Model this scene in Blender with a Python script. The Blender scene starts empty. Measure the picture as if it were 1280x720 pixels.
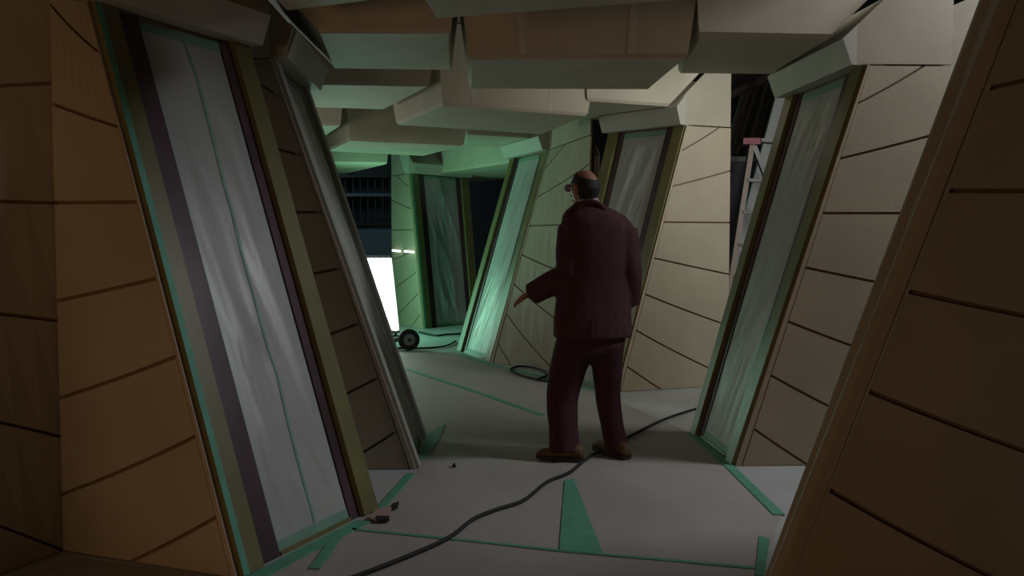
import bpy, bmesh, math, random
from mathutils import Vector, noise
random.seed(7)
S = bpy.context.scene
COL = S.collection

# ------------------------------------------------------------------ camera
F, HOR, HC = 1150.0, 300.0, 1.32
PITCH = math.atan((360.0 - HOR) / F)
cam = bpy.data.objects.new('camera', bpy.data.cameras.new('camera'))
COL.objects.link(cam)
cam.location = (0, 0, HC)
cam.rotation_euler = (math.pi / 2 - PITCH, 0, 0)
cam.data.sensor_width = 36.0
cam.data.lens = F / 1280.0 * 36.0
cam.data.clip_start = 0.05
S.camera = cam

# ------------------------------------------------------------------ world, lights, exposure
w = bpy.data.worlds.new('stage_dark'); S.world = w; w.use_nodes = True
w.node_tree.nodes['Background'].inputs[0].default_value = (0.8, 0.7, 0.6, 1)
w.node_tree.nodes['Background'].inputs[1].default_value = 0.004
S.view_settings.view_transform = 'Standard'
S.view_settings.look = 'None'
S.view_settings.gamma = 1.0
S.view_settings.use_curve_mapping = False
S.view_settings.exposure = 0.0

def area(name, loc, target, sx, sy, power, color):
    d = bpy.data.lights.new(name, 'AREA'); d.shape = 'RECTANGLE'
    d.size, d.size_y, d.energy, d.color = sx, sy, power, color
    o = bpy.data.objects.new(name, d); COL.objects.link(o)
    o.location = loc
    o.rotation_euler = (Vector(target) - Vector(loc)).to_track_quat('-Z', 'Y').to_euler()
    return o
# stage lamps standing outside the set: two daylight lamps behind the right-hand gaps, tungsten spill behind the camera
area('stage_lamp_gap_far', (3.05, 6.35, 2.35), (0.4, 7.8, 2.3), 0.7, 0.7, 26, (0.95, 1.0, 0.93))
area('stage_lamp_gap_near', (4.1, 4.85, 3.6), (-0.5, 4.4, 0.2), 0.7, 0.7, 72, (0.92, 0.96, 1.0))
area('tungsten_spill', (-3.0, -1.2, 1.05), (-0.2, 4.2, 1.6), 1.8, 0.9, 25, (1.0, 0.58, 0.28))
area('fluorescent_bank_side', (-2.5, 12.2, 0.9), (0.6, 12.4, 1.2), 0.6, 1.3, 48, (0.34, 1.0, 0.64))

area('side_opening_lamp', (-3.2, 8.3, 1.7), (0.6, 8.4, 1.2), 0.6, 0.8, 14, (0.90, 1.0, 0.90))
area('far_wall_fill', (-4.6, 15.5, 3.6), (-2.8, 18.5, 1.6), 0.6, 0.6, 16, (0.62, 0.88, 1.0))  # added fill light to brighten the far wall, not a lamp of the stage

# ------------------------------------------------------------------ pixel rays (1280 x 720)
def ray(u, v):
    x, y = (u - 640) / F, (360 - v) / F
    c, s = math.cos(PITCH), math.sin(PITCH)
    return Vector((x, c + y * s, -s + y * c))
def fl(u, v, z=0.0):                       # pixel on a level plane
    r = ray(u, v); t = (z - HC) / r.z
    return Vector((r.x * t, r.y * t, z))
def dp(u, v, d):                           # pixel at a depth
    r = ray(u, v); t = d / r.y
    return Vector((r.x * t, d, HC + r.z * t))
def rp(u, v, p, n):                        # pixel on any plane
    r = ray(u, v); o = Vector((0, 0, HC))
    return o + r * ((p - o).dot(n) / r.dot(n))

# ------------------------------------------------------------------ materials
def mat(name, col, rough=0.6, var=0.0, scale=8.0, bump=0.0, bscale=40.0, metal=0.0, spec=0.4, stretch=None, col2=None, coat=0.0):
    m = bpy.data.materials.new(name); m.use_nodes = True
    nt = m.node_tree; b = nt.nodes['Principled BSDF']
    b.inputs['Base Color'].default_value = (*col, 1)
    b.inputs['Roughness'].default_value = rough
    b.inputs['Metallic'].default_value = metal
    b.inputs['Specular IOR Level'].default_value = spec
    b.inputs['Coat Weight'].default_value = coat
    tc = nt.nodes.new('ShaderNodeTexCoord'); mp = nt.nodes.new('ShaderNodeMapping')
    nt.links.new(tc.outputs['Object'], mp.inputs[0])
    if stretch: mp.inputs['Scale'].default_value = stretch
    if var > 0 or col2:
        n = nt.nodes.new('ShaderNodeTexNoise'); n.inputs['Scale'].default_value = scale
        n.inputs['Detail'].default_value = 5
        nt.links.new(mp.outputs[0], n.inputs['Vector'])
        r = nt.nodes.new('ShaderNodeValToRGB')
        r.color_ramp.elements[0].position = 0.32; r.color_ramp.elements[1].position = 0.7
        a = col2 or tuple(c * (1 - var) for c in col)
        r.color_ramp.elements[0].color = (*a, 1)
        r.color_ramp.elements[1].color = (*(col if col2 else tuple(min(1, c * (1 + var * .6)) for c in col)), 1)
        nt.links.new(n.outputs[0], r.inputs[0]); nt.links.new(r.outputs[0], b.inputs['Base Color'])
    if bump > 0:
        n2 = nt.nodes.new('ShaderNodeTexNoise'); n2.inputs['Scale'].default_value = bscale
        n2.inputs['Detail'].default_value = 6
        nt.links.new(mp.outputs[0], n2.inputs['Vector'])
        bp = nt.nodes.new('ShaderNodeBump'); bp.inputs['Strength'].default_value = bump
        bp.inputs['Distance'].default_value = 0.02
        nt.links.new(n2.outputs[0], bp.inputs['Height']); nt.links.new(bp.outputs[0], b.inputs['Normal'])
    return m
def emit(name, col, k):
    m = bpy.data.materials.new(name); m.use_nodes = True
    b = m.node_tree.nodes['Principled BSDF']
    b.inputs['Base Color'].default_value = (*col, 1)
    b.inputs['Emission Color'].default_value = (*col, 1); b.inputs['Emission Strength'].default_value = k
    return m
M = dict(
    board=mat('tan_hardboard', (.40, .335, .245), .62, .10, 2.2, .05, 60),
    boardback=mat('dark_joint_backing', (.20, .125, .07), .8, .1),
    trim=mat('board_edge_trim', (.42, .34, .25), .55, .08),
    header=mat('painted_header', (.40, .345, .265), .6, .08, 3),
    slab=mat('ceiling_slab_paint', (.48, .42, .325), .6, .10, 2.5, .03, 30),
    filler=mat('joint_filler', (.54, .50, .42), .65, .15, 9),
    soffit=mat('soffit_paint', (.44, .42, .36), .55, .08, 3),
    post=mat('olive_metallic_paint', (.17, .15, .06), .38, .15, 4, 0, spec=.5),
    channel=mat('purple_black_channel', (.10, .055, .075), .32, .3, 3, col2=(.05, .028, .03), spec=.5),
    greypost=mat('grey_painted_post', (.36, .345, .31), .5, .08, 4),
    recess=mat('recess_board', (.20, .17, .13), .7, .1),
    sheet=mat('milky_plastic_sheet', (.42, .43, .41), .40, .10, 3, .04, 14, spec=.5),
    tape=mat('green_masking_tape', (.12, .37, .26), .6, .15, 12, .05, 80),
    tape2=mat('pale_green_tape', (.20, .36, .28), .5, .1, 12),
    floor=mat('pale_vinyl_floor', (.50, .50, .50), .35, .08, 2, 0, spec=.5),
    paper=mat('floor_paper', (.42, .375, .355), .62, .14, 1.4, .25, 7, stretch=(1, .6, 1)),
    stage=mat('stage_dark_wall', (.045, .05, .06), .9, .2, 1),
    stageceil=mat('stage_black', (.02, .02, .022), .9, .2, 1),
    corr=mat('bluegrey_corrugated', (.13, .17, .20), .6, .15, 2),
    black=mat('black_metal', (.018, .018, .02), .5, .1),
    rubber=mat('black_rubber', (.016, .015, .016), .7, .2, 20),
    grey=mat('grey_metal', (.30, .31, .31), .4, .1, 10, metal=.6),
    alu=mat('ladder_aluminium', (.26, .25, .24), .45, .1, 10, metal=.4),
    ladderwood=mat('ladder_side_rail', (.30, .22, .18), .5, .15, 12),
    red=mat('red_plastic', (.26, .02, .04), .45, .1),
    white=mat('white_paint', (.62, .62, .60), .5, .06, 4),
    timber=mat('stud_timber', (.13, .09, .075), .7, .2, 6, stretch=(1, 1, .2)),
    purple=mat('lilac_board', (.24, .19, .26), .6, .1),
    suit=mat('maroon_brown_wool', (.078, .032, .037), .85, .18, 30, .15, 220, spec=.2),
    trouser=mat('dark_brown_wool', (.060, .023, .028), .85, .18, 30, .12, 220, spec=.2),
    skin=mat('skin', (.33, .16, .10), .5, .1, 12),
    hair=mat('black_hair', (.012, .010, .010), .6, .3, 60, .3, 300),
    shirt=mat('pink_shirt', (.42, .27, .27), .7, .05),
    shoe=mat('brown_suede', (.12, .075, .035), .75, .15, 20),
    sole=mat('shoe_sole', (.04, .028, .018), .7, .1),
    glass=mat('spectacle_lens', (.55, .56, .56), .08, 0, spec=.8),
    pink=mat('pink_paper_scrap', (.42, .29, .27), .7, .1, 20),
)
tube_em = emit('fluorescent_tube', (.78, 1.0, .88), 3.4)
lamp_em = emit('small_tube_lamp', (.85, 1.0, .9), 1.6)

# ------------------------------------------------------------------ object helpers
def wloc(o):
    v = Vector((0, 0, 0))
    while o is not None:
        v = v + o.location; o = o.parent
    return v
def obj(name, verts, faces, m, parent=None, loc=None, smooth=False):
    me = bpy.data.meshes.new(name)
    base = wloc(parent) if parent else (Vector(loc) if loc is not None else Vector((0, 0, 0)))
    me.from_pydata([tuple(Vector(v) - base) for v in verts], [], faces)
    bm = bmesh.new(); bm.from_mesh(me)
    bmesh.ops.recalc_face_normals(bm, faces=bm.faces); bm.to_mesh(me); bm.free()
    me.materials.append(m)
    if smooth:
        for p in me.polygons: p.use_smooth = True
    o = bpy.data.objects.new(name, me); COL.objects.link(o)
    if parent: o.parent = parent
    else: o.location = base
    return o
def root(name, loc, label, cat, kind=None, group=None):
    o = bpy.data.objects.new(name, None); COL.objects.link(o); o.location = loc
    o.empty_display_size = .1
    return tag(o, label, cat, kind, group)
def tag(o, label, cat, kind=None, group=None):
    o['label'] = label; o['category'] = cat
    if kind: o['kind'] = kind
    if group: o['group'] = group
    return o
class MB:
    def __init__(s): s.v, s.f = [], []
    def add(s, vs, fs):
        n = len(s.v); s.v += [Vector(x) for x in vs]; s.f += [tuple(i + n for i in f) for f in fs]
    def hexa(s, b, t):                       # 4 base + 4 top points
        s.add(list(b) + list(t), [(3, 2, 1, 0), (4, 5, 6, 7), (0, 1, 5, 4), (1, 2, 6, 5), (2, 3, 7, 6), (3, 0, 4, 7)])
    def box(s, a, b):
        x0, y0, z0 = a; x1, y1, z1 = b
        s.hexa([(x0, y0, z0), (x1, y0, z0), (x1, y1, z0), (x0, y1, z0)], [(x0, y0, z1), (x1, y0, z1), (x1, y1, z1), (x0, y1, z1)])
    def beam(s, p, q, wd, th, up=(0, 0, 1)):
        p, q = Vector(p), Vector(q); d = (q - p).normalized(); u = Vector(up)
        a = d.cross(u)
        if a.length < 1e-4: a = d.cross(Vector((1, 0, 0)))
        a.normalize(); c = a.cross(d).normalized()
        a *= wd / 2; c *= th / 2
        s.hexa([p - a - c, p + a - c, p + a + c, p - a + c], [q - a - c, q + a - c, q + a + c, q - a + c])
    def prism(s, poly, off):                 # polygon of points swept by a vector
        n = len(poly); poly = [Vector(p) for p in poly]; off = Vector(off)
        s.add(poly + [p + off for p in poly],
              [tuple(range(n)), tuple(range(2 * n - 1, n - 1, -1))] + [(i, (i + 1) % n, n + (i + 1) % n, n + i) for i in range(n)])
    def loft(s, rings, close=True):
        n = len(rings[0]); vs = [p for r in rings for p in r]; fs = []
        for k in range(len(rings) - 1):
            for i in range(n):
                j = (i + 1) % n
                fs.append((k * n + i, k * n + j, (k + 1) * n + j, (k + 1) * n + i))
        if close:
            fs += [tuple(range(n - 1, -1, -1)), tuple(range((len(rings) - 1) * n, len(rings) * n))]
        s.add(vs, fs)
    def tube(s, pts, rad, n=10, up=(0, 0, 1), squash=1.0):
        pts = [Vector(p) for p in pts]; rings = []
        rad = rad if isinstance(rad, (list, tuple)) else [rad] * len(pts)
        prev = None
        for i, p in enumerate(pts):
            d = (pts[min(i + 1, len(pts) - 1)] - pts[max(i - 1, 0)]).normalized()
            a = d.cross(Vector(up)) if prev is None else prev - d * prev.dot(d)
            if a.length < 1e-4: a = d.cross(Vector((1, 0, 0)))
            a.normalize(); prev = a; c = d.cross(a)
            rings.append([p + (a * math.cos(t) + c * math.sin(t) * squash) * rad[i] for t in [2 * math.pi * k / n for k in range(n)]])
        s.loft(rings)
    def build(s, name, m, parent=None, loc=None, smooth=False): return obj(name, s.v, s.f, m, parent, loc, smooth)
def catmull(pts, k=8):
    P = [Vector(p) for p in pts]; out = []
    for i in range(len(P) - 1):
        a, b, c, d = P[max(i - 1, 0)], P[i], P[i + 1], P[min(i + 2, len(P) - 1)]
        for j in range(k):
            t = j / k
            out.append(.5 * ((2 * b) + (c - a) * t + (2 * a - 5 * b + 4 * c - d) * t * t + (3 * b - a - 3 * c + d) * t ** 3))
    return out + [P[-1]]

# ------------------------------------------------------------------ the stage around the set
def setting(name, mb, m, label, cat, loc=(0, 0, 0)):
    return tag(mb.build(name, m, None, loc), label, cat, 'structure')
b = MB(); b.box((-7, -4, -.12), (7, 19, 0)); setting('floor', b, M['floor'], 'pale grey stage floor showing beside the floor paper', 'floor')
b = MB(); b.box((-7.2, -4, 0), (-7, 19, 6)); setting('wall_left', b, M['stage'], 'dark outer stage wall beyond the left set pieces', 'wall')
b = MB(); b.box((7, -4, 0), (7.2, 19, 6)); setting('wall_right', b, M['stage'], 'dark outer stage wall beyond the right set pieces', 'wall')
b = MB(); b.box((-7, -4.2, 0), (7, -4, 6)); setting('wall_front', b, M['stage'], 'dark stage wall facing the far end of the corridor', 'wall')
b = MB(); b.box((-7.2, -4.2, 6), (7.2, 19.2, 6.2)); setting('ceiling', b, M['stageceil'], 'black stage ceiling high above the set', 'ceiling')
wb = tag(obj('wall_back', *(lambda q: (q.v, q.f))((lambda q: (q.box((-7, 19, 0), (7, 19.2, 6)), q)[1])(MB())), M['stage']), 'dark stage wall with blue-grey corrugated sheets at the far end', 'wall', 'structure')
for i in range(9):                          # corrugated sheets of the far wall
    x0 = -4.6 + i * .30; q = MB(); poly = []
    for k in range(13):
        poly.append((x0 + k * .296 / 12, 18.93 + .02 * math.cos(k * math.pi), 0))
    poly += [(x0 + .296, 18.99, 0), (x0, 18.99, 0)]
    q.prism(poly, (0, 0, 4.2)); q.build('corrugated_sheet', M['corr'], wb)

# ------------------------------------------------------------------ leaning wall pieces
HN = 2.32                                   # height of the niches
def clip(poly, f):
    out = []
    for i in range(len(poly)):
        a, b_ = poly[i], poly[(i + 1) % len(poly)]; fa, fb_ = f(a), f(b_)
        if fa >= 0: out.append(a)
        if (fa >= 0) != (fb_ >= 0):
            t = fa / (fa - fb_); out.append((a[0] + (b_[0] - a[0]) * t, a[1] + (b_[1] - a[1]) * t))
    return out
def flat(v): return Vector((v.x, v.y, 0))
def fan_face(par, e0, e1, o0, side, first=.035):
    """boards fanning out between the leaning edge e0-e1 and the upright outer end o0"""
    def P(s, z):
        e = e0 + (e1 - e0) * (z / HN); o = Vector((o0.x, o0.y, z))
        p = e + (o - e) * s; p.z = z; return p
    L = (flat(o0) - flat(e0 + (e1 - e0) * .45)).length
    out = (flat(o0) - flat(e0)).normalized(); n = Vector((-out.y, out.x, 0)) * side
    zk = lambda k, s: 1.475 - .308 * k - .19 * k * L * s
    g = .0075
    for k in range(-3, 6):
        hi = lambda s, k=k: (min(zk(k, s), HN - .002) if k > -3 else HN - .002)
        poly = [(first, zk(k, first) - g), (1, zk(k, 1) - g), (1, zk(k + 1, 1) + g), (first, zk(k + 1, first) + g)]
        poly = clip(clip(poly, lambda q: q[1] - .004), lambda q: HN - .004 - q[1])
        if len(poly) < 3: continue
        area_ = abs(sum(poly[i][0] * poly[(i + 1) % len(poly)][1] - poly[(i + 1) % len(poly)][0] * poly[i][1] for i in range(len(poly)))) * .5 * L
        if area_ < .002: continue
        bm_ = bmesh.new(); nc = 8; base = wloc(par)
        for i in range(nc):
            s0, s1 = first + (1 - first) * i / nc, first + (1 - first) * (i + 1) / nc
            col_ = clip(clip(poly, lambda q: q[0] - s0 + 1e-7), lambda q: s1 + 1e-7 - q[0])
            if len(col_) < 3: continue
            try: bm_.faces.new([bm_.verts.new(P(*q) + n * .016 - base) for q in col_])
            except ValueError: pass
        bmesh.ops.remove_doubles(bm_, verts=bm_.verts, dist=5e-4)
        ex = bmesh.ops.extrude_face_region(bm_, geom=bm_.faces[:], use_keep_orig=True)
        for v in ex['geom']:
            if isinstance(v, bmesh.types.BMVert): v.co -= n * .032
        bmesh.ops.recalc_face_normals(bm_, faces=bm_.faces)
        me_ = bpy.data.meshes.new('board'); bm_.to_mesh(me_); bm_.free(); me_.materials.append(M['board'])
        ob_ = bpy.data.objects.new('board', me_); COL.objects.link(ob_); ob_.parent = par
    # backing that shows dark in the joints
    q = MB(); g_ = 8
    for dz, fl_ in ((-.002, 0), (-.05, 1)):
        vs = [P(.01 + .99 * i / g_, HN * j / g_) + n * dz for j in range(g_ + 1) for i in range(g_ + 1)]
        q.add(vs, [(j * 9 + i, j * 9 + i + 1, j * 9 + i + 10, j * 9 + i + 9) for j in range(g_) for i in range(g_)])
    q.build('joint_backing', M['boardback'], par)
    # edge trim beside the niche
    q = MB(); q.prism([P(.0, 0.0) , P(first * .8, 0.0), P(first * .8, HN), P(0, HN)], n * .02); q.build('edge_trim', M['trim'], par)
    return n, out
CENT = {}
def pier(key, name, nb, fb, nt, ft, o0, k0, side, label, sheetlabel, head_out=None, back_boards=True, sheet_t=(.24, .80)):
    pm, cm = (M['greypost'], M['greypost']) if key in 'BE' else (M['post'], M['channel'])
    """side=+1: niche faces right (left-hand wall piece); -1: faces left"""
    base = (nb + fb + o0 + k0) / 4; base.z = 0
    r = root(name, base, label, 'wall', 'structure')
    ax = (flat(fb) - flat(nb)).normalized()
    nn = (fb - nb).cross(nt - nb).normalized()
    if nn.x * side < 0: nn = -nn
    # closed top of the wall piece
    q = MB(); q.prism([Vector((p.x, p.y, HN - .03)) for p in (nt + (o0 - nt) * .03, ft + (k0 - ft) * .05, k0, o0)], (0, 0, .028)); q.build('top_plate', M['boardback'], r)
    fan_face(r, nb, nt, o0, side * 1.0)
    if back_boards: fan_face(r, fb, ft, k0, side * -1.0)
    # niche parts
    def Q(t, z, dep=0.0):
        lo = nb + (fb - nb) * t; hi = nt + (ft - nt) * t
        return lo + (hi - lo) * (z / HN) + nn * dep
    def strip(nm, t0, t1, d0, d1, m, z0=0.0, z1=HN, par=r):
        s = MB(); s.hexa([Q(t0, z0, d0), Q(t1, z0, d0), Q(t1, z0, d1), Q(t0, z0, d1)],
                         [Q(t0, z1, d0), Q(t1, z1, d0), Q(t1, z1, d1), Q(t0, z1, d1)])
        return s.build(nm, m, par)
    a, c = sheet_t
    strip('post', 0.0, .125, -.05, .022, pm); strip('post', .875, 1.0, -.05, .022, pm)
    strip('channel', .128, a - .004, -.05, -.008, cm); strip('channel', c + .004, .872, -.05, -.008, cm)
    strip('recess_panel', a, c, -.06, -.035, M['recess'])
    strip('sill', a, c, -.05, -.004, M['post'], 0, .02)
    # plastic sheet
    sh = root('plastic_sheet', flat(Q(.5, 0)), sheetlabel, 'plastic sheet', None, 'plastic sheets taped over the wall niches')
    NU, NV = 26, 70; vs, fs = [], []; off = random.random() * 50
    def filmd(u, v):
        edge = max(0, min(u, 1 - u, v * 1.5, (1 - v) * 1.5, .15)) / .15; x = u * .5
        cr = noise.noise(Vector((x * 5 + v * 3.0, v * 1.6, off))); cr2 = noise.noise(Vector((x * 16 + v * 5, v * 3.5, off + 9)))
        return -.018 + edge * (max(.002, .016 * (1 - abs(cr) * 2.6)) + (.006 if key in 'AZ' else .013) * (1 - min(1, abs(cr2) * 2.4)))
    for j in range(NV + 1):
        for i in range(NU + 1):
            u, v = i / NU, j / NV; z = .022 + v * (HN - .03)
            vs.append(Q(a + (c - a) * u, z, filmd(u, v)))
    for j in range(NV):
        for i in range(NU):
            n0 = j * (NU + 1) + i; fs.append((n0, n0 + 1, n0 + NU + 2, n0 + NU + 1))
    film = obj('film', vs, fs, M['sheet'], sh, smooth=True)
    if (film.data.polygons[0].normal).dot(nn) < 0:
        film.data.flip_normals()
    mid = a + (c - a) * .52
    def tp(t0, t1, z0, z1, d):
        s = MB(); n_ = 60 if z1 - z0 > .5 else 2; m_ = 2 if z1 - z0 > .5 else 20; g = []
        for top_ in (0, 1):
            for j in range(n_ + 1):
                for i in range(m_ + 1):
                    t_, z_ = t0 + (t1 - t0) * i / m_, z0 + (z1 - z0) * j / n_
                    g.append(Q(t_, z_, filmd((t_ - a) / (c - a), (z_ - .022) / (HN - .03)) + (.003 if top_ else .0012)))
        w_ = m_ + 1; h_ = w_ * (n_ + 1); fs_ = []
        for j in range(n_):
            for i in range(m_):
                k_ = j * w_ + i; fs_ += [(k_, k_ + 1, k_ + w_ + 1, k_ + w_), (h_ + k_, h_ + k_ + 1, h_ + k_ + w_ + 1, h_ + k_ + w_)]
        for i in range(m_):
            for k_ in (i, n_ * w_ + i): fs_.append((k_, k_ + 1, h_ + k_ + 1, h_ + k_))
        for j in range(n_):
            for k_ in (j * w_, j * w_ + m_): fs_.append((k_, k_ + w_, h_ + k_ + w_, h_ + k_))
        s.add(g, fs_)
        return s.build('tape', M['tape2'], sh)
    if key in 'AG': tp(mid - .009, mid + .009, .02, HN - .02, .007)
    tp(a, c, .02, .06, .004); tp(a, c, HN - .06, HN - .01, .004)
    if key in 'AGFD': tp(a - .012, a + .006, .02, HN - .02, -.002)
    # green tape down the near outer edge of the niche
    s = MB()
    if key in 'AG': s.hexa([Q(0, 0, .0225), Q(.035, 0, .0225), Q(.035, 0, .0235), Q(0, 0, .0235)], [Q(0, HN, .0225), Q(.035, HN, .0225), Q(.035, HN, .0235), Q(0, HN, .0235)])
    if s.v: s.build('edge_tape', M['tape'], r)
    # soffit above the niche and header above the boards
    inw = Vector((ax.y, -ax.x, 0)) * 1.0
    if inw.x * side < 0: inw = -inw
    prof = [(-.10, HN + .003), (.09, HN + .003), (.145, HN + .15), (-.12, HN + .40), (-.26, HN + .40)]
    s = MB(); A0 = nt - ax * .01; A1 = ft + ax * .02
    s.loft([[A0 + inw * i_ + Vector((0, 0, z_ - A0.z)) for i_, z_ in prof], [A1 + inw * i_ + Vector((0, 0, z_ - A1.z)) for i_, z_ in prof]])
    s.build('soffit', M['soffit'], r)
    s = MB(); n2 = Vector((-(flat(o0) - flat(nb)).normalized().y, (flat(o0) - flat(nb)).normalized().x, 0)) * side
    outd = (flat(o0) - flat(nt)).normalized()
    top = Vector((o0.x, o0.y, 0)); E = flat(nt)
    hp = [E - outd * .085 + Vector((0, 0, HN + .008)), top + Vector((0, 0, HN + .008)), top + Vector((0, 0, HN + .62)),
          E + outd * .36 + Vector((0, 0, HN + .62)), E + outd * .12 + Vector((0, 0, HN + .40)), E - outd * .14 + Vector((0, 0, HN + .155))]
    s.prism([p + n2 * .012 for p in hp], n2 * -.03); s.build('header', M['header'], r)
    # core of the header
    return r
def px_pier(nbp, fbp, ntp, ftp):
    nb, fb = fl(*nbp), fl(*fbp); nt = fl(*ntp, HN)
    n = (fb - nb).cross(nt - nb).normalized()
    ft = rp(*ftp, nb, n)
    # bring the far edge to the common niche height along its own line
    ft = fb + (ft - fb) * (HN / ft.z)
    return nb, fb, nt, ft
V = lambda x, y: Vector((x, y, 0))
A = px_pier((300, 722), (469, 637), (113, 2), (308, 60))
B = px_pier((520, 586), (530, 545), (339, 73), (380, 103))
D = px_pier((918, 582), (866, 541), (1083, 82), (988, 113))
Cc = px_pier((770, 490), (692, 478), (857, 157), (762, 168))
Fp = px_pier((614, 453), (573, 438), (687, 188), (640, 197))
E = (fl(934, 815), fl(949, 762), fl(934, 815) + Vector((.90, .06, HN)), fl(949, 762) + Vector((.84, .06, HN)))
G = px_pier((530, 411), (598, 404), (512, 217), (584, 224))
for nm, p in (('A', A), ('B', B), ('D', D), ('C', Cc), ('F', Fp), ('E', E), ('G', G)):
    print('PIER', nm, [tuple(round(c, 2) for c in v) for v in p])
Zn = (V(-2.2, 2.15), V(-2.22, 3.1), Vector((-2.9, 2.15, HN)), Vector((-2.92, 3.1, HN)))
pier('Z', 'wall_left', *Zn, V(-3.6, 2.4), V(-1.91, 3.88), 1, 'shadowed board wall meeting the tan fan-board wall in a dark corner', 'plastic sheet in the shadowed niche next to the dark corner')
pier('A', 'wall_left', *A, V(-1.90, 3.86), V(-1.62, 5.2), 1, 'brown fan-board wall piece with wide niche under milky sheet and purple strips', 'wide milky plastic sheet between purple strips, green tape down its middle', sheet_t=(.27, .80))
pier('B', 'wall_left', *B, V(-1.62, 5.22), V(-1.6, 6.9), 1, 'reddish brown board wall piece behind the olive post, its niche turned away', 'plastic sheet in the niche of the reddish brown wall piece')
pier('G', 'wall_left', *G, V(-1.88, 14.5), V(-1.0, 15.9), 1, 'green-lit wall piece with sheeted niche at the far end of the corridor', 'green-lit plastic sheet in the niche at the far corridor end')
pier('E', 'wall_right', *E, V(2.35, 2.95), V(2.6, 4.3), -1, 'very dark brown fan-board wall piece opposite the wide milky sheet', 'plastic sheet in the niche of the darkest brown wall piece')
pier('D', 'wall_right', *D, V(2.53, 5.36), V(2.3, 6.15), -1, 'grey-brown board wall piece with olive posts, in front of the stepladder', 'crinkled grey-green plastic sheet between olive posts in front of the stepladder')
pier('C', 'wall_right', *Cc, V(1.95, 8.3), V(1.6, 8.8), -1, 'brightly lit pale board wall piece behind the man', 'dull green plastic sheet in the niche just behind the man')
pier('F', 'wall_right', *Fp, V(.757, 8.87), V(1.0, 10.6), -1, 'pale board wall piece with bright green niche beyond the man', 'bright green-lit plastic sheet in the niche with coiled cable at its foot')

# ------------------------------------------------------------------ ceiling slabs hung over the corridor
ce = root('ceiling', (0.2, 7, 2.3), 'stepped tan ceiling slabs hanging over the corridor', 'ceiling', 'structure')
def slab(px, zb, world=None, top=2.98, fl_out=.10, flare=(), seams=()):
    pts = world or [fl(u, v, zb) for u, v in px]
    c = sum(pts, Vector()) / len(pts)
    def off(p, k): d = flat(p - c); return p + d.normalized() * k
    r0 = [off(p, -.022) for p in pts]
    r1 = [p + Vector((0, 0, .025)) for p in pts]
    r2 = [off(p, fl_out) + Vector((0, 0, top - zb)) for p in pts]
    for i, j, k in flare: r2[i] = pts[i] + flat(pts[i] - pts[j]).normalized() * k + Vector((0, 0, top - zb))
    q = MB(); q.loft([r0, r1, r2]); sb = q.build('ceiling_slab', M['slab'], ce)
    for t in seams:                          # filled joints between the panels of the front face
        hw = .02; e = flat(r1[1] - r1[0]).normalized(); nf = Vector((e.y, -e.x, 0)) * .002
        lo, hi = r1[0].lerp(r1[1], t), r2[0].lerp(r2[1], t)
        q = MB(); q.prism([lo - e * hw + nf, lo + e * hw + nf, hi + e * hw + nf, hi - e * hw + nf], -nf * 3); q.build('filled_joint', M['filler'], sb)
slab([(397, 41), (563, 41), (565, 88), (416, 86)], 2.48, flare=((0, 1, .48), (3, 2, .48)))
slab([(586, 74), (860, 72), (812, 112), (586, 111)], 2.36, seams=(.25, .74))
slab([(874, 45), (1040, 48), (963, 93), (848, 92)], 2.48, flare=((1, 0, .50), (2, 3, .50)))
slab([(372, 105), (537, 108), (480, 137), (380, 134)], 2.48)
slab([(553, 132), (735, 145), (677, 168), (495, 156)], 2.36, seams=(.2, .72))
slab([(734, 126), (838, 133), (757, 152), (724, 149)], 2.48, flare=((1, 0, .50), (2, 3, .50)))
slab([(437, 176), (580, 182), (530, 195), (408, 189)], 2.36)
slab([(370, 156), (426, 157), (404, 172), (370, 172)], 2.48)
slab([(585, 168), (672, 173), (621, 184), (581, 182)], 2.48)
slab([(400, 204), (484, 205), (434, 217), (400, 216)], 2.36)
slab([(512, 222), (600, 209), (640, 203), (640, 222), (600, 227), (514, 229)], 2.36, fl_out=.03)
slab([(480, -70), (905, -70), (862, 0), (543, 24)], 2.36)
slab([(280, -70), (470, -70), (500, -3), (357, 14)], 2.48)
slab(None, 2.48, world=[Vector((1.0, 3.0, 2.48)), Vector((1.5, 3.0, 2.48)), Vector((1.6, 4.0, 2.48)), Vector((1.05, 4.05, 2.48))])

q = MB(); q.prism([Vector((-1.7, 2.9, 3.0)), Vector((2.2, 2.9, 3.0)), Vector((2.2, 7.2, 3.0)), Vector((1.5, 8.6, 3.0)), Vector((.6, 11.5, 3.0)), Vector((-1.9, 11.5, 3.0))], (0, 0, .05)); q.build('light_block_deck', M['slab'], ce)  # deck added above the slabs to keep the near gap lamp off the upper walls

# ------------------------------------------------------------------ floor paper and tapes
edge_px = [(300, 731), (385, 688), (469, 641), (521, 590), (533, 549), (520, 520), (498, 470), (480, 441), (574, 441), (614, 457), (690, 476), (745, 489),
           (862, 541), (916, 585), (976, 645), (960, 690), (948, 745), (930, 830)]
pp = [fl(*p) for p in edge_px]; pp += [V(.7, 2.2), V(.7, .6), V(-2.0, .6), V(-2.1, 3.3), V(-1.8, 3.75), V(-1.2, 3.55)]
bm = bmesh.new(); vv = [bm.verts.new((p.x, p.y, .003)) for p in pp]; fce = bm.faces.new(vv)
bmesh.ops.triangulate(bm, faces=[fce])
for _ in range(6):
    es = [e for e in bm.edges if e.calc_length() > .13]
    if not es: break
    bmesh.ops.subdivide_edges(bm, edges=es, cuts=1)
    bmesh.ops.triangulate(bm, faces=bm.faces[:])
bedge = {v for e in bm.edges if e.is_boundary for v in e.verts}
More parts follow.
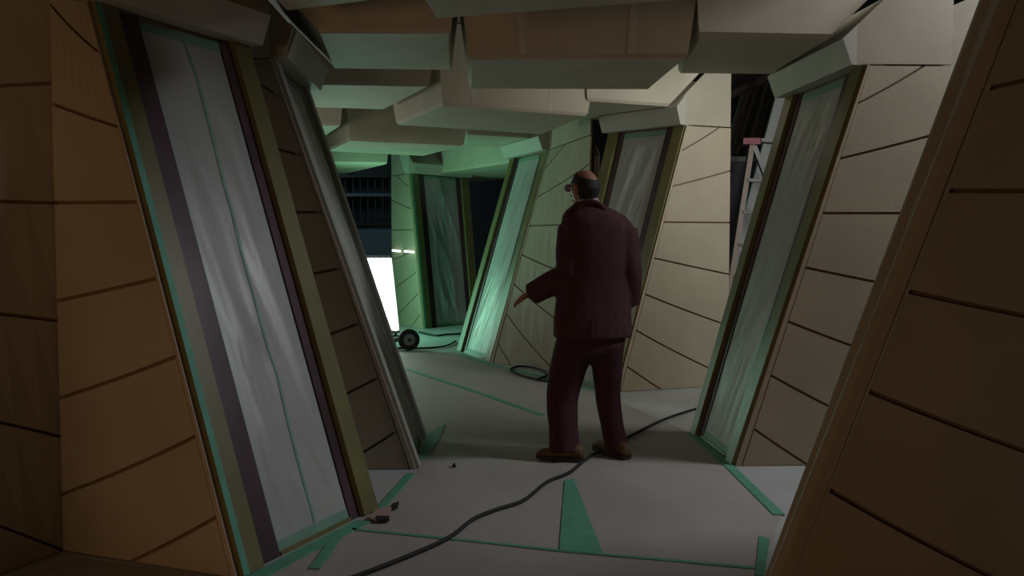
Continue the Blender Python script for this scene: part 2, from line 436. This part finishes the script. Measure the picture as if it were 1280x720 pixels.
for v in bm.verts:
    if v not in bedge:
        n1 = noise.noise(Vector((v.co.x * 1.8, v.co.y * 1.1, 3))); n2 = noise.noise(Vector((v.co.x * 5, v.co.y * 3, 8)))
        v.co.z = .003 + min(.004, max(0, .005 * n1 + .003 * n2))
bmesh.ops.recalc_face_normals(bm, faces=bm.faces)
me = bpy.data.meshes.new('floor_paper'); bm.to_mesh(me); bm.free(); me.materials.append(M['paper'])
for p in me.polygons: p.use_smooth = True
if me.polygons[0].normal.z < 0: me.flip_normals()
o = bpy.data.objects.new('floor_paper', me); COL.objects.link(o)
tag(o, 'pinkish grey protective paper laid over the corridor floor', 'floor paper')

def tape(pts, wd, label, z=.0085):
    P = [fl(*p) for p in pts] if len(pts[0]) == 2 else pts
    L, R = [], []
    for i, p in enumerate(P):
        d = (P[min(i + 1, len(P) - 1)] - P[max(i - 1, 0)]).normalized(); n = Vector((-d.y, d.x, 0)) * wd / 2
        L.append(p + n); R.append(p - n)
    q = MB(); poly = L + R[::-1]
    if len(P) == 2: q.prism([p + Vector((0, 0, z)) for p in poly], (0, 0, -.006))
    else:
        for i in range(len(P) - 1):
            q.hexa([p + Vector((0, 0, z - .006)) for p in (L[i], L[i + 1], R[i + 1], R[i])], [p + Vector((0, 0, z)) for p in (L[i], L[i + 1], R[i + 1], R[i])])
    c = sum(poly, Vector()) / len(poly)
    return tag(q.build('floor_tape', M['tape'], None, (c.x, c.y, 0)), label, 'tape', None, 'green tape on the floor')
def patch(pts, label, z=.0095):
    P = [fl(*p) for p in pts]; q = MB(); q.prism([p + Vector((0, 0, z)) for p in P], (0, 0, -.007))
    c = sum(P, Vector()) / len(P)
    return tag(q.build('floor_tape', M['tape'], None, (c.x, c.y, 0)), label, 'tape', None, 'green tape on the floor')
tape([(306, 731), (380, 691), (455, 653)], .075, 'wide green tape along the foot of the milky sheet niche')
tape([(440, 663), (580, 677), (700, 690), (800, 699), (945, 712)], .022, 'long thin green tape running straight across the floor paper')
patch([(699, 690), (754, 695), (717, 600), (706, 602)], 'green tape wedge narrowing towards the man')
patch([(949, 672), (962, 676), (955, 722), (944, 722)], 'green tape patch at the foot of the darkest brown wall')
tape([(862, 541), (914, 586), (974, 645)], .055, 'green tape along the foot of the olive-posted niche')
tape([(471, 641), (514, 593)], .045, 'green tape beside the pale floor triangle near the olive post')
patch([(522, 575), (533, 545), (557, 531), (548, 553), (533, 573)], 'green tape patch at the foot of the reddish brown wall piece')
tape([(424, 669), (393, 713)], .045, 'short slanting green tape strip near the olive post foot', z=.0105)
tape([(509, 462), (602, 493), (678, 520)], .05, 'faint green tape running diagonally towards the man')
tape([(576, 443), (612, 456), (690, 475), (745, 489)], .06, 'green tape along the foot of the pale wall beyond the man')

# ------------------------------------------------------------------ cables
def cable(pts, r, label, smooth=True, z=None):
    P = catmull([fl(*p) + Vector((0, 0, (r if z is None else z) + .007)) if len(p) == 2 else Vector(p) for p in pts], 7)
    q = MB(); q.tube(P, r, 8); c = flat(P[len(P) // 2])
    return tag(q.build('cable', M['rubber'], None, c, True), label, 'cable')
cable([(425, 733), (500, 704), (560, 677), (592, 653), (620, 641), (655, 629), (684, 606), (712, 594), (729, 580), (742, 571), (757, 566), (775, 555), (790, 547), (830, 527), (872, 513), (905, 505)], .0095,
      'long black cable snaking over the paper past the man\'s shoes')
cable([(692, 480), (668, 476), (645, 469), (638, 464), (650, 460), (668, 462), (680, 467), (683, 472), (672, 476)], .011, 'black cable looped on the floor at the pale wall\'s foot')
cable([(498, 437), (535, 437), (558, 434), (570, 428)], .012, 'black cable lying from the light cart to the green niche')
cable([(524, 417), (545, 421), (558, 420), (580, 419)], .014, 'thick black cable stretched behind the rubber wheel')

# ------------------------------------------------------------------ litter
q = MB(); c = fl(481, 645)
pts = [fl(460, 651), (fl(472, 641)), fl(490, 636), fl(487, 654), fl(470, 655)]
q.prism([p + Vector((0, 0, .020)) for p in pts], (0, 0, -.006)); r_ = root('paper_scrap', c, 'torn pink paper scrap with dark edges beside the olive post', 'paper scrap')
q.build('scrap', M['pink'], r_)
q = MB(); q.prism([fl(470, 652) + Vector((0, 0, .028)), fl(487, 652) + Vector((0, 0, .028)), fl(486, 655) + Vector((0, 0, .022)), fl(471, 656) + Vector((0, 0, .022))], (0, 0, -.012)); q.build('dark_edge', M['black'], r_)
q = MB(); q.prism([fl(490, 637) + Vector((0, 0, .03)), fl(499, 634) + Vector((0, 0, .03)), fl(497, 638) + Vector((0, 0, .024)), fl(491, 640) + Vector((0, 0, .024))], (0, 0, -.014)); q.build('dark_tip', M['black'], r_)
q = MB(); q.prism([fl(565, 586) + Vector((0, 0, .02)), fl(568, 584) + Vector((0, 0, .03)), fl(570, 586) + Vector((0, 0, .02))], (0, 0, -.012))
tag(q.build('debris_chip', M['black'], None, fl(567, 585)), 'tiny black chip lying alone on the floor paper', 'debris')

# ------------------------------------------------------------------ rolling fluorescent light cart
lc = fl(490, 437); cart = root('light_cart', lc, 'rolling cart carrying a glowing white fluorescent tube panel', 'light')
dC = lc.y
lx0, lx1 = dp(440, 400, dC).x, dp(497, 400, dC).x
q = MB()
zb, zt = .22, 1.10; lean = .10
fr = lambda x, z, d: Vector((x - (z - zb) * lean, dC + .12 + d, z))
q.hexa([fr(lx0, zb, .05), fr(lx1, zb, .05), fr(lx1, zb, .09), fr(lx0, zb, .09)], [fr(lx0, zt, .05), fr(lx1, zt, .05), fr(lx1, zt, .09), fr(lx0, zt, .09)])
q.build('panel_back', M['white'], cart)
for z0, z1 in ((zb - .035, zb), (zt, zt + .035)):
    q = MB(); q.hexa([fr(lx0, z0, 0), fr(lx1, z0, 0), fr(lx1, z0, .09), fr(lx0, z0, .09)], [fr(lx0, z1, 0), fr(lx1, z1, 0), fr(lx1, z1, .09), fr(lx0, z1, .09)])
    q.build('end_cap', M['grey'], cart)
for i in range(8):
    x = lx0 + .035 + (lx1 - lx0 - .07) * i / 7; q = MB()
    q.tube([fr(x, zb, .02), fr(x, zt, .02)], .031, 12); q.build('tube', tube_em, cart, smooth=True)
q = MB(); q.box((lx0, dC - .12, .10), (lx1, dC + .28, .15)); q.build('base', M['black'], cart)
for x in (lx0 + .05, lx1 - .05):
    q = MB(); q.beam((x, dC + .2, .14), (x, dC + .2, .24), .03, .03); q.build('stand', M['black'], cart)
wc = dp(512, 421, dC - .02)
for wx in (wc.x, lx0 - .02):
    wr = .128; cy = Vector((wx, dC - .10, wr + .004)); q = MB(); n = 28
    prof = [(-.028, .55), (-.034, .85), (-.026, 1.0), (.026, 1.0), (.034, .85), (.028, .55)]
    axd = Vector((.30, -.95, 0)).normalized(); sd = Vector((.95, .30, 0)).normalized()
    for k in range(n):
        pass
    rings = [[cy + axd * a_ + (sd * math.cos(t) + Vector((0, 0, 1)) * math.sin(t)) * wr * r2 for a_, r2 in prof] for t in [2 * math.pi * k / n for k in range(n)]]
    q.loft(rings + [rings[0]], False); wh = q.build('wheel', M['rubber'], cart, smooth=True)
    q = MB(); q.tube([cy - axd * .024, cy + axd * .024], wr * .56, 20); q.build('hub', M['grey'], wh)
    q = MB(); q.tube([cy - axd * .03, cy + axd * .042], wr * .16, 12); q.build('axle_cap', M['black'], wh)
    q = MB(); q.beam(cy - axd * .05, Vector((cy.x - .03, dC + .02, .125)), .03, .03); q.build('axle_arm', M['black'], cart)

# two short glowing tubes fixed to the boards left of the far niche
ge = G[0] + (G[2] - G[0]) * .5; go = V(-1.88, 14.5); gd = flat(ge - go).normalized(); gn = Vector((-gd.y, gd.x, 0))
if gn.y > 0: gn = -gn
for (u0, v0, u1, v1), lab in (((491, 313, 500, 314), 'short glowing tube lamp farther from the far niche tape edge'), ((506, 314, 517, 315), 'short glowing tube lamp touching the far niche tape edge')):
    a_, b_ = rp(u0, v0, ge + gn * .055, gn), rp(u1, v1, ge + gn * .055, gn); c_ = (a_ + b_) / 2
    r_ = root('tube_lamp', c_, lab, 'lamp', None, 'small tube lamps by the far niche')
    q = MB(); q.tube([a_, b_], .018, 10); q.build('tube', lamp_em, r_, smooth=True)
    q = MB(); q.beam(c_ - gn * .018, c_ - gn * .04, .05, .03); q.build('bracket', M['black'], r_)

# ------------------------------------------------------------------ dark rack against the far wall
rk = root('storage_rack', (-3.1, 18.0, 0), 'tall black mesh-backed rack against the far corrugated wall', 'rack')
x0, x1, yR = -4.6, -2.15, 18.0
for x in (x0, x1, (x0 + x1) / 2):
    q = MB(); q.box((x - .03, yR - .2, 0), (x + .03, yR - .14, 3.1)); q.build('upright', M['black'], rk)
for z in (1.60, 2.16, 2.52):
    q = MB(); q.box((x0, yR - .2, z), (x1, yR + .2, z + .06)); q.build('shelf', M['corr'] if z == 2.16 else M['black'], rk)
q = MB(); q.box((x0, yR - .12, .12), (x1, yR - .08, 1.58)); q.build('lower_panel', M['corr'], rk)
q = MB(); q.box((x0, yR + .2, 1.5), (x1, yR + .22, 3.0)); q.build('back_panel', M['black'], rk)
for i in range(17):
    x = x0 + .07 + i * .144; q = MB(); q.box((x, yR - .13, 1.66), (x + .022, yR - .11, 2.52)); q.build('mesh_bar', M['stage'], rk)

# ------------------------------------------------------------------ things in the right-hand gap: stepladder, white plank, timber frame
dl = 9.2
la = root('stepladder', flat(dp(950, 300, dl)), 'aluminium stepladder with red top cap in the gap beside the pale wall', 'ladder')
t1, t2 = dp(940, 177, dl), dp(977, 180, dl + .05)
q = MB(); q.hexa([t1 + Vector((-.10, -.06, -.03)), t1 + Vector((.07, -.06, -.03)), t1 + Vector((.07, .12, -.03)), t1 + Vector((-.10, .12, -.03))],
                 [t1 + Vector((-.10, -.06, .03)), t1 + Vector((.07, -.06, .03)), t1 + Vector((.07, .12, .03)), t1 + Vector((-.10, .12, .03))]); q.build('top_cap', M['red'], la)
q = MB(); q.beam(t1 + Vector((.06, 0, .01)), t2 + Vector((.03, 0, .01)), .16, .03); q.build('top_step', M['alu'], la)
f1, f2 = flat(dp(897, 300, dl - .25)), flat(dp(915, 300, dl - .15)); r1_, r2_ = flat(dp(1052, 300, dl + .45)), flat(dp(1085, 300, dl + .5))
for a_, b_, nm, wd in ((t1, f1, 'front_rail', .05), (t2, f2, 'front_rail', .05), (t1 + Vector((.02, .05, 0)), r1_, 'rear_rail', .045), (t2, r2_, 'rear_rail', .045)):
    q = MB(); q.beam(b_, a_ + Vector((0, 0, -.01)), wd, .06, (0, 1, 0)); q.build(nm, M['ladderwood'] if nm == 'front_rail' else M['alu'], la)
for k in range(1, 7):
    t = k / 7.2; q = MB(); q.beam(f1.lerp(t1, t), f2.lerp(t2, t), .09, .028); q.build('step', M['alu'], la)
for k in range(1, 6):
    t = k / 6.2; q = MB(); q.beam(r1_.lerp(t1, t), r2_.lerp(t2, t), .03, .02); q.build('rear_brace', M['alu'], la)
q = MB(); q.beam(f1.lerp(t1, .55), r1_.lerp(t1, .55), .02, .02); q.build('spreader', M['alu'], la)
dw = 10.2
q = MB(); p0, p1 = dp(905, 372, dw), dp(981, 112, dw); dd = (p1 - p0) / (p1.z - p0.z); p0 = p0 - dd * p0.z; 
q.hexa([p0, p0 + Vector((.13, 0, 0)), p0 + Vector((.13, .05, 0)), p0 + Vector((0, .05, 0))], [p1 + Vector((0, 0, .3)), p1 + Vector((.13, 0, .3)), p1 + Vector((.13, .05, .3)), p1 + Vector((0, .05, .3))])
tag(q.build('leaning_plank', M['white'], None, p0), 'white plank leaning behind the stepladder', 'plank')
p0b, p1b = p0 + Vector((.2, .1, 0)), p1 + Vector((.2, .1, .3))
q = MB(); q.hexa([p0b, p0b + Vector((.3, 0, 0)), p0b + Vector((.3, .04, 0)), p0b + Vector((0, .04, 0))], [p1b, p1b + Vector((.3, 0, 0)), p1b + Vector((.3, .04, 0)), p1b + Vector((0, .04, 0))])
tag(q.build('lilac_flat', M['purple'], None, p0b), 'lilac panel leaning behind the white plank', 'panel')
q = MB(); q.hexa([(2.74, 5.9, 0), (3.25, 5.9, 0), (3.25, 5.95, 0), (2.74, 5.95, 0)], [(2.74, 5.9, 2.78), (3.25, 5.9, 3.0), (3.25, 5.95, 3.0), (2.74, 5.95, 2.78)])
tag(q.build('scenery_flat', M['recess'], None, (3.0, 5.92, 0)), 'pale flat just seen between the grey-brown and darkest brown wall pieces', 'flat')
dt = 11.6
tf = root('timber_frame', flat(dp(935, 300, dt)), 'dark slanting timber stud frame behind the stepladder', 'timber frame')
for (ua, va, ub, vb) in ((929, 119, 905, 196), (943, 112, 919, 194), (958, 104, 933, 194), (972, 96, 948, 194)):
    q = MB(); q.beam(dp(ub, vb, dt), dp(ua, va, dt), .045, .09, (0, 1, 0)); q.build('stud', M['timber'], tf)
q = MB(); q.beam(dp(905, 123, dt), dp(985, 84, dt), .09, .09, (0, 1, 0)); q.build('top_rail', M['timber'], tf)
q = MB(); a_ = dp(890, 196, dt); b_ = dp(950, 202, dt); q.box((a_.x, dt - .06, b_.z), (b_.x, dt + .08, a_.z)); q.build('ledge', M['white'], tf)
q = MB(); q.box((a_.x, dt, 0), (b_.x, dt + .05, b_.z)); q.build('lower_panel', M['purple'], tf)
q = MB(); q.box((a_.x, dt + .5, 0), (b_.x + 1.2, dt + .55, 4.2)); q.build('back_sheet', M['timber'], tf)
q = MB(); q.beam((a_.x + .1, dt + .06, .05), (a_.x + .1, dt + .52, .05), .05, .05); q.build('foot', M['timber'], tf)

# ------------------------------------------------------------------ the man
DM = 5.5
def mp(u, v, dy=0.0): return dp(u, v, DM + dy)
man = root('person', flat(mp(738, 575)), 'balding man in a maroon-brown suit seen from behind, arm held out', 'person')
def remesh(name, mb, m, vox=.011, smooth=6, parent=man, solid=0.0):
    o = mb.build(name, m, parent)
    r = o.modifiers.new('r', 'REMESH'); r.mode = 'VOXEL'; r.voxel_size = vox
    s = o.modifiers.new('s', 'SMOOTH'); s.iterations = smooth; s.factor = .5
    dg = bpy.context.evaluated_depsgraph_get(); me = bpy.data.meshes.new_from_object(o.evaluated_get(dg))
    o.modifiers.clear(); o.data = me
    for p in me.polygons: p.use_smooth = True
    if not me.materials: me.materials.append(m)
    return o
def ring(c, rx, ry, ang=0.0, n=20, tilt=0.0, p=2.3):
    out = []
    for k in range(n):
        t = 2 * math.pi * k / n
        cx, sy = math.cos(t), math.sin(t)
        x = math.copysign(abs(cx) ** (2 / p), cx) * rx; y = math.copysign(abs(sy) ** (2 / p), sy) * ry
        out.append(Vector((c.x + x * math.cos(ang) - y * math.sin(ang), c.y + x * math.sin(ang) + y * math.cos(ang), c.z + tilt * y)))
    return out
pxm = DM / F
TURN = math.radians(14)                    # torso turned a little to his left
# head
FD = Vector((-math.sin(math.radians(36)), math.cos(math.radians(36)), 0)); FR = Vector((FD.y, -FD.x, 0))
hc = mp(731, 236)
def H(f, r, z): return hc + FD * f + FR * r + Vector((0, 0, z))
def head_pt(th, ph, k=1.0):
    # th: angle from the face direction, ph: elevation
    cf, cr, cz = math.cos(th) * math.cos(ph), math.sin(th) * math.cos(ph), math.sin(ph)
    lz = .112 if cz > 0 else .118
    lf = (.098 if cf > 0 else .098); lr = .077
    z = cz * lz; taper = 1.0
    if cz < 0: taper = 1 - .28 * (-cz) ** 1.5 if cf > 0 else 1 - .30 * (-cz)
    return H(cf * lf * taper * k, cr * lr * taper * k, z * k)
q = MB(); rings = []
for j in range(1, 16):
    ph = -math.pi / 2 + math.pi * j / 16
    rings.append([head_pt(2 * math.pi * i / 24, ph) for i in range(24)])
q.loft(rings)
# jaw, nose, brow, ears
q.tube([H(.01, 0, -.07), H(.055, 0, -.095), H(.075, 0, -.105)], [.052, .042, .026], 12)
q.tube([H(.088, 0, .012), H(.107, 0, -.018), H(.118, 0, -.034), H(.094, 0, -.042)], [.010, .013, .016, .010], 8)
q.tube([H(.088, -.04, .03), H(.096, 0, .028), H(.088, .04, .03)], [.010, .013, .010], 8)
q.tube([H(.09, -.022, -.068), H(.096, 0, -.066), H(.09, .022, -.068)], [.007, .009, .007], 8)
for s in (-1, 1):
    q.tube([H(-.004, s * .074, -.035), H(-.012, s * .084, -.01), H(-.012, s * .086, .012), H(.004, s * .080, .022)], [.010, .013, .015, .010], 8)
# neck, torso core
q.loft([ring(mp(741, 275, .0), .075, .07), ring(mp(737, 258, .0), .058, .06), ring(mp(733, 246, .0), .056, .058)])
sh_l, el_l, wr_l = mp(712, 288, -.02), mp(709, 343, -.04), mp(666, 366, .06)
sh_r, el_r, wr_r = mp(781, 290, .02), mp(790, 336, .02), mp(788, 376, .06)
q.loft([ring(mp(741, 430), .15, .10, TURN), ring(mp(743, 380), .15, .10, TURN), ring(mp(746, 300), .18, .10, TURN), ring(mp(742, 272), .10, .07, TURN)])
for a_, e_, w_ in ((sh_l, el_l, wr_l), (sh_r, el_r, wr_r)):
    q.tube([a_, a_.lerp(e_, .5), e_, e_.lerp(w_, .5), w_], [.05, .047, .042, .038, .028], 12)
feet = []
hipl, kneel, ankl = mp(722, 425), mp(704, 497, .03), mp(706, 560, -.04)
hipr, kneer, ankr = mp(757, 425), mp(760, 495, .08), mp(771, 557, .06)
for a_, k_, f_ in ((hipl, kneel, ankl), (hipr, kneer, ankr)):
    q.tube([a_, a_.lerp(k_, .5), k_, k_.lerp(f_, .4), f_], [.075, .07, .055, .052, .038], 12)
# hands with five fingers
def hand(wrist, dirv, palmn, thumbside):
    d = Vector(dirv).normalized(); n = Vector(palmn); n = (n - d * n.dot(d)).normalized(); sd = d.cross(n) * thumbside
    q.tube([wrist - d * .02, wrist + d * .02, wrist + d * .06, wrist + d * .095], [.027, .034, .040, .038], 12, up=n, squash=.5) if False else None
    rr = []
    for t, wd, th in ((-.02, .026, .02), (.02, .032, .019), (.06, .040, .017), (.092, .040, .013)):
        c = wrist + d * t; rr.append([c + sd * math.cos(a) * wd + n * math.sin(a) * th for a in [2 * math.pi * k / 14 for k in range(14)]])
    q.loft(rr)
    for i, ln in enumerate((.070, .080, .075, .058)):
        b0 = wrist + d * .085 + sd * (.029 - i * .0195)
        p1 = b0 + d * ln * .45 + n * .008; p2 = p1 + (d * .8 + n * .55).normalized() * ln * .32; p3 = p2 + (d * .45 + n * .85).normalized() * ln * .26
        q.tube([b0, p1, p2, p3], [.0095, .009, .0085, .0065], 8)
    t0 = wrist + d * .025 + sd * .026
    t1 = t0 + (d * .6 + sd * .75).normalized() * .036; t2 = t1 + (d * .9 + sd * .25 + n * .25).normalized() * .03; t3 = t2 + (d + n * .3).normalized() * .022
    q.tube([t0, t1, t2, t3], [.012, .0115, .010, .007], 8)
hand(wr_l, (wr_l - el_l) + Vector((0, 0, .02)), Vector((0, .3, -1)), 1)
hand(wr_r, (wr_r - el_r) + Vector((-.02, .05, 0)), Vector((-1, .2, 0)), -1)
body = remesh('body', q, M['skin'], .0065, 3)

# hair: horseshoe round the bald crown, built over the scalp
q = MB(); NU, NV = 96, 44; grid = {}
up_c = Vector((.14, -.10, 0))
def hair_in(th, ph):
    bald = head_pt(th, ph) - (hc + FD * -.01 + Vector((.022, -.02, .112)))
    if bald.length < .082: return False
    front = math.cos(th)
    lo = -.62 if front < -.25 else (-.15 if front < .25 else .30)
    if front > .45: return False
    return ph > lo
vs, fs = [], []
for j in range(NV + 1):
    for i in range(NU):
        th = 2 * math.pi * i / NU; ph = -.75 + (math.pi / 2 + .70) * j / NV
        k = 1.055 + .012 * noise.noise(head_pt(th, ph) * 40)
        grid[(i, j)] = (th, ph); vs.append(head_pt(th, ph, k))
for j in range(NV):
    for i in range(NU):
        th, ph = 2 * math.pi * (i + .5) / NU, -.75 + (math.pi / 2 + .70) * (j + .5) / NV
        if hair_in(th, ph):
            a_ = j * NU + i; b_ = j * NU + (i + 1) % NU; fs.append((a_, b_, b_ + NU, a_ + NU))
hr = obj('hair', vs, fs, M['hair'], man, smooth=True)
sm = hr.modifiers.new('s', 'SOLIDIFY'); sm.thickness = .012; sm.offset = -1
bm = bmesh.new(); bm.from_mesh(hr.data); bmesh.ops.delete(bm, geom=[v for v in bm.verts if not v.link_faces], context='VERTS'); bm.to_mesh(hr.data); bm.free()

# spectacles
gl_ = MB()
for s in (-1, 1):
    c = H(.112, s * .034, .008); n = 16
    pts = [c + FR * math.cos(2 * math.pi * k / n) * .027 + Vector((0, 0, math.sin(2 * math.pi * k / n) * .020)) for k in range(n + 1)]
    gl_.tube(pts, .0032, 6)
    gl_.tube([H(.112, s * .060, .012), H(.06, s * .082, .014), H(-.02, s * .084, .016)], .0032, 6)
gl_.tube([H(.112, -.008, .012), H(.112, .008, .012)], .003, 6)
sp = gl_.build('spectacles', M['black'], man, smooth=True)
for s in (-1, 1):
    c = H(.112, s * .034, .008); q = MB()
    q.prism([c + FR * math.cos(2 * math.pi * k / 14) * .025 + Vector((0, 0, math.sin(2 * math.pi * k / 14) * .018)) for k in range(14)], FD * .002); q.build('lens', M['glass'], sp)

# shirt collar
q = MB(); q.loft([ring(mp(737, 262), .080, .082), ring(mp(734.5, 250.5), .068, .070), ring(mp(734, 247.5), .064, .066)]); 
remesh('shirt_collar', q, M['shirt'], .008, 2)

# jacket: torso, shoulders and sleeves as one garment
q = MB()
rows = [(251, 734, 13, .070), (256, 735, 19, .085), (263, 738, 31, .100), (270, 742, 40, .115), (280, 746, 45, .128), (300, 747, 47, .138), (325, 746, 46, .140),
        (350, 744, 46, .136), (375, 741.5, 47.5, .138), (400, 740.5, 49.5, .146), (419, 741, 50.5, .150), (421.5, 741, 49, .148)]
q.loft([ring(mp(cx, y), hw * pxm, dpth, TURN * .5, 24) for y, cx, hw, dpth in rows])
def sleeve(a_, e_, w_, radii, pts_extra=None):
    P = catmull([a_, a_.lerp(e_, .5), e_, e_.lerp(w_, .5), w_], 5)
    R = []
    for i in range(len(P)):
        t = i / (len(P) - 1) * (len(radii) - 1); k = min(int(t), len(radii) - 2); R.append(radii[k] + (radii[k + 1] - radii[k]) * (t - k))
    R = [r * (1 + .05 * noise.noise(p * 14)) for r, p in zip(R, P)]
    q.tube(P, R, 14)
sleeve(mp(713, 283, -.0), mp(711, 342, -.05), mp(664, 368, .05), [.078, .085, .085, .075, .068])
sleeve(mp(780, 287, .0), mp(787, 335, -.02), mp(787, 380, .05), [.080, .080, .074, .072, .064])
jk = remesh('jacket', q, M['suit'], .010, 7)
# jacket parts
q = MB(); q.tube(catmull([mp(722, 262, -.085), mp(729, 253, -.093), mp(738, 251, -.093), mp(748, 254, -.088), mp(757, 264, -.075)], 5), .012, 8); q.build('collar', M['suit'], jk, smooth=True)
q = MB(); q.tube([mp(744, 395, -.152), mp(745, 420, -.160)], .004, 6); q.build('back_vent', M['trouser'], jk)
# trousers
q = MB()
q.loft([ring(mp(741, 440), .19, .12, TURN), ring(mp(742, 420), .20, .125, TURN), ring(mp(743, 395), .19, .115, TURN)])
def leg(pts, rad):
    P = catmull(pts, 5); R = []
    for i, p in enumerate(P):
        t = i / (len(P) - 1) * (len(rad) - 1); k = min(int(t), len(rad) - 2); R.append((rad[k] + (rad[k + 1] - rad[k]) * (t - k)) * (1 + .05 * noise.noise(p * 11)))
    q.tube(P, R, 18, up=(0, 1, 0))
leg([mp(722, 425), mp(710, 460, .02), mp(703, 497, .03), mp(704, 530, -.01), mp(706, 566, -.05)], [.130, .112, .100, .090, .098])
leg([mp(756, 425), mp(759, 460, .05), mp(760, 497, .08), mp(765, 530, .06), mp(772, 567, .04)], [.118, .094, .078, .070, .075])
tr_ = remesh('trousers', q, M['trouser'], .010, 6)
# shoes
def shoe(heel, toe, wd, nm):
    heel, toe = flat(heel), flat(toe); d = (toe - heel).normalized(); s = Vector((-d.y, d.x, 0)); L = (toe - heel).length; q = MB(); rings = []
    for t, w_, h_ in ((0, .55, .060), (.05, .8, .082), (.2, .95, .092), (.38, .9, .088), (.55, 1.0, .070), (.72, 1.1, .058), (.88, .95, .048), (.97, .6, .036), (1.0, .3, .026)):
        c = heel + d * L * t; rr = []
        for k in range(12):
            a = 2 * math.pi * k / 12; rr.append(c + s * math.cos(a) * wd * w_ + Vector((0, 0, .020 + h_ / 2 + math.sin(a) * h_ / 2)))
        rings.append(rr)
    q.loft(rings); o = q.build('shoe', M['shoe'], man, smooth=True)
    q = MB(); poly = []
    for t, w_ in ((0, .6), (.08, .9), (.3, .95), (.5, .95), (.72, 1.12), (.88, 1.0), (1.0, .4)): poly.append(heel + d * L * t + s * wd * w_)
    poly += [p - 2 * s * (p - heel).dot(s) for p in poly[::-1]]
    q.prism([p + Vector((0, 0, .012)) for p in poly], (0, 0, .02)); q.build('sole', M['sole'], o)
shoe(fl(729, 578), fl(671, 574), .048, 'l')
shoe(fl(785, 576), fl(743, 562), .045, 'r')
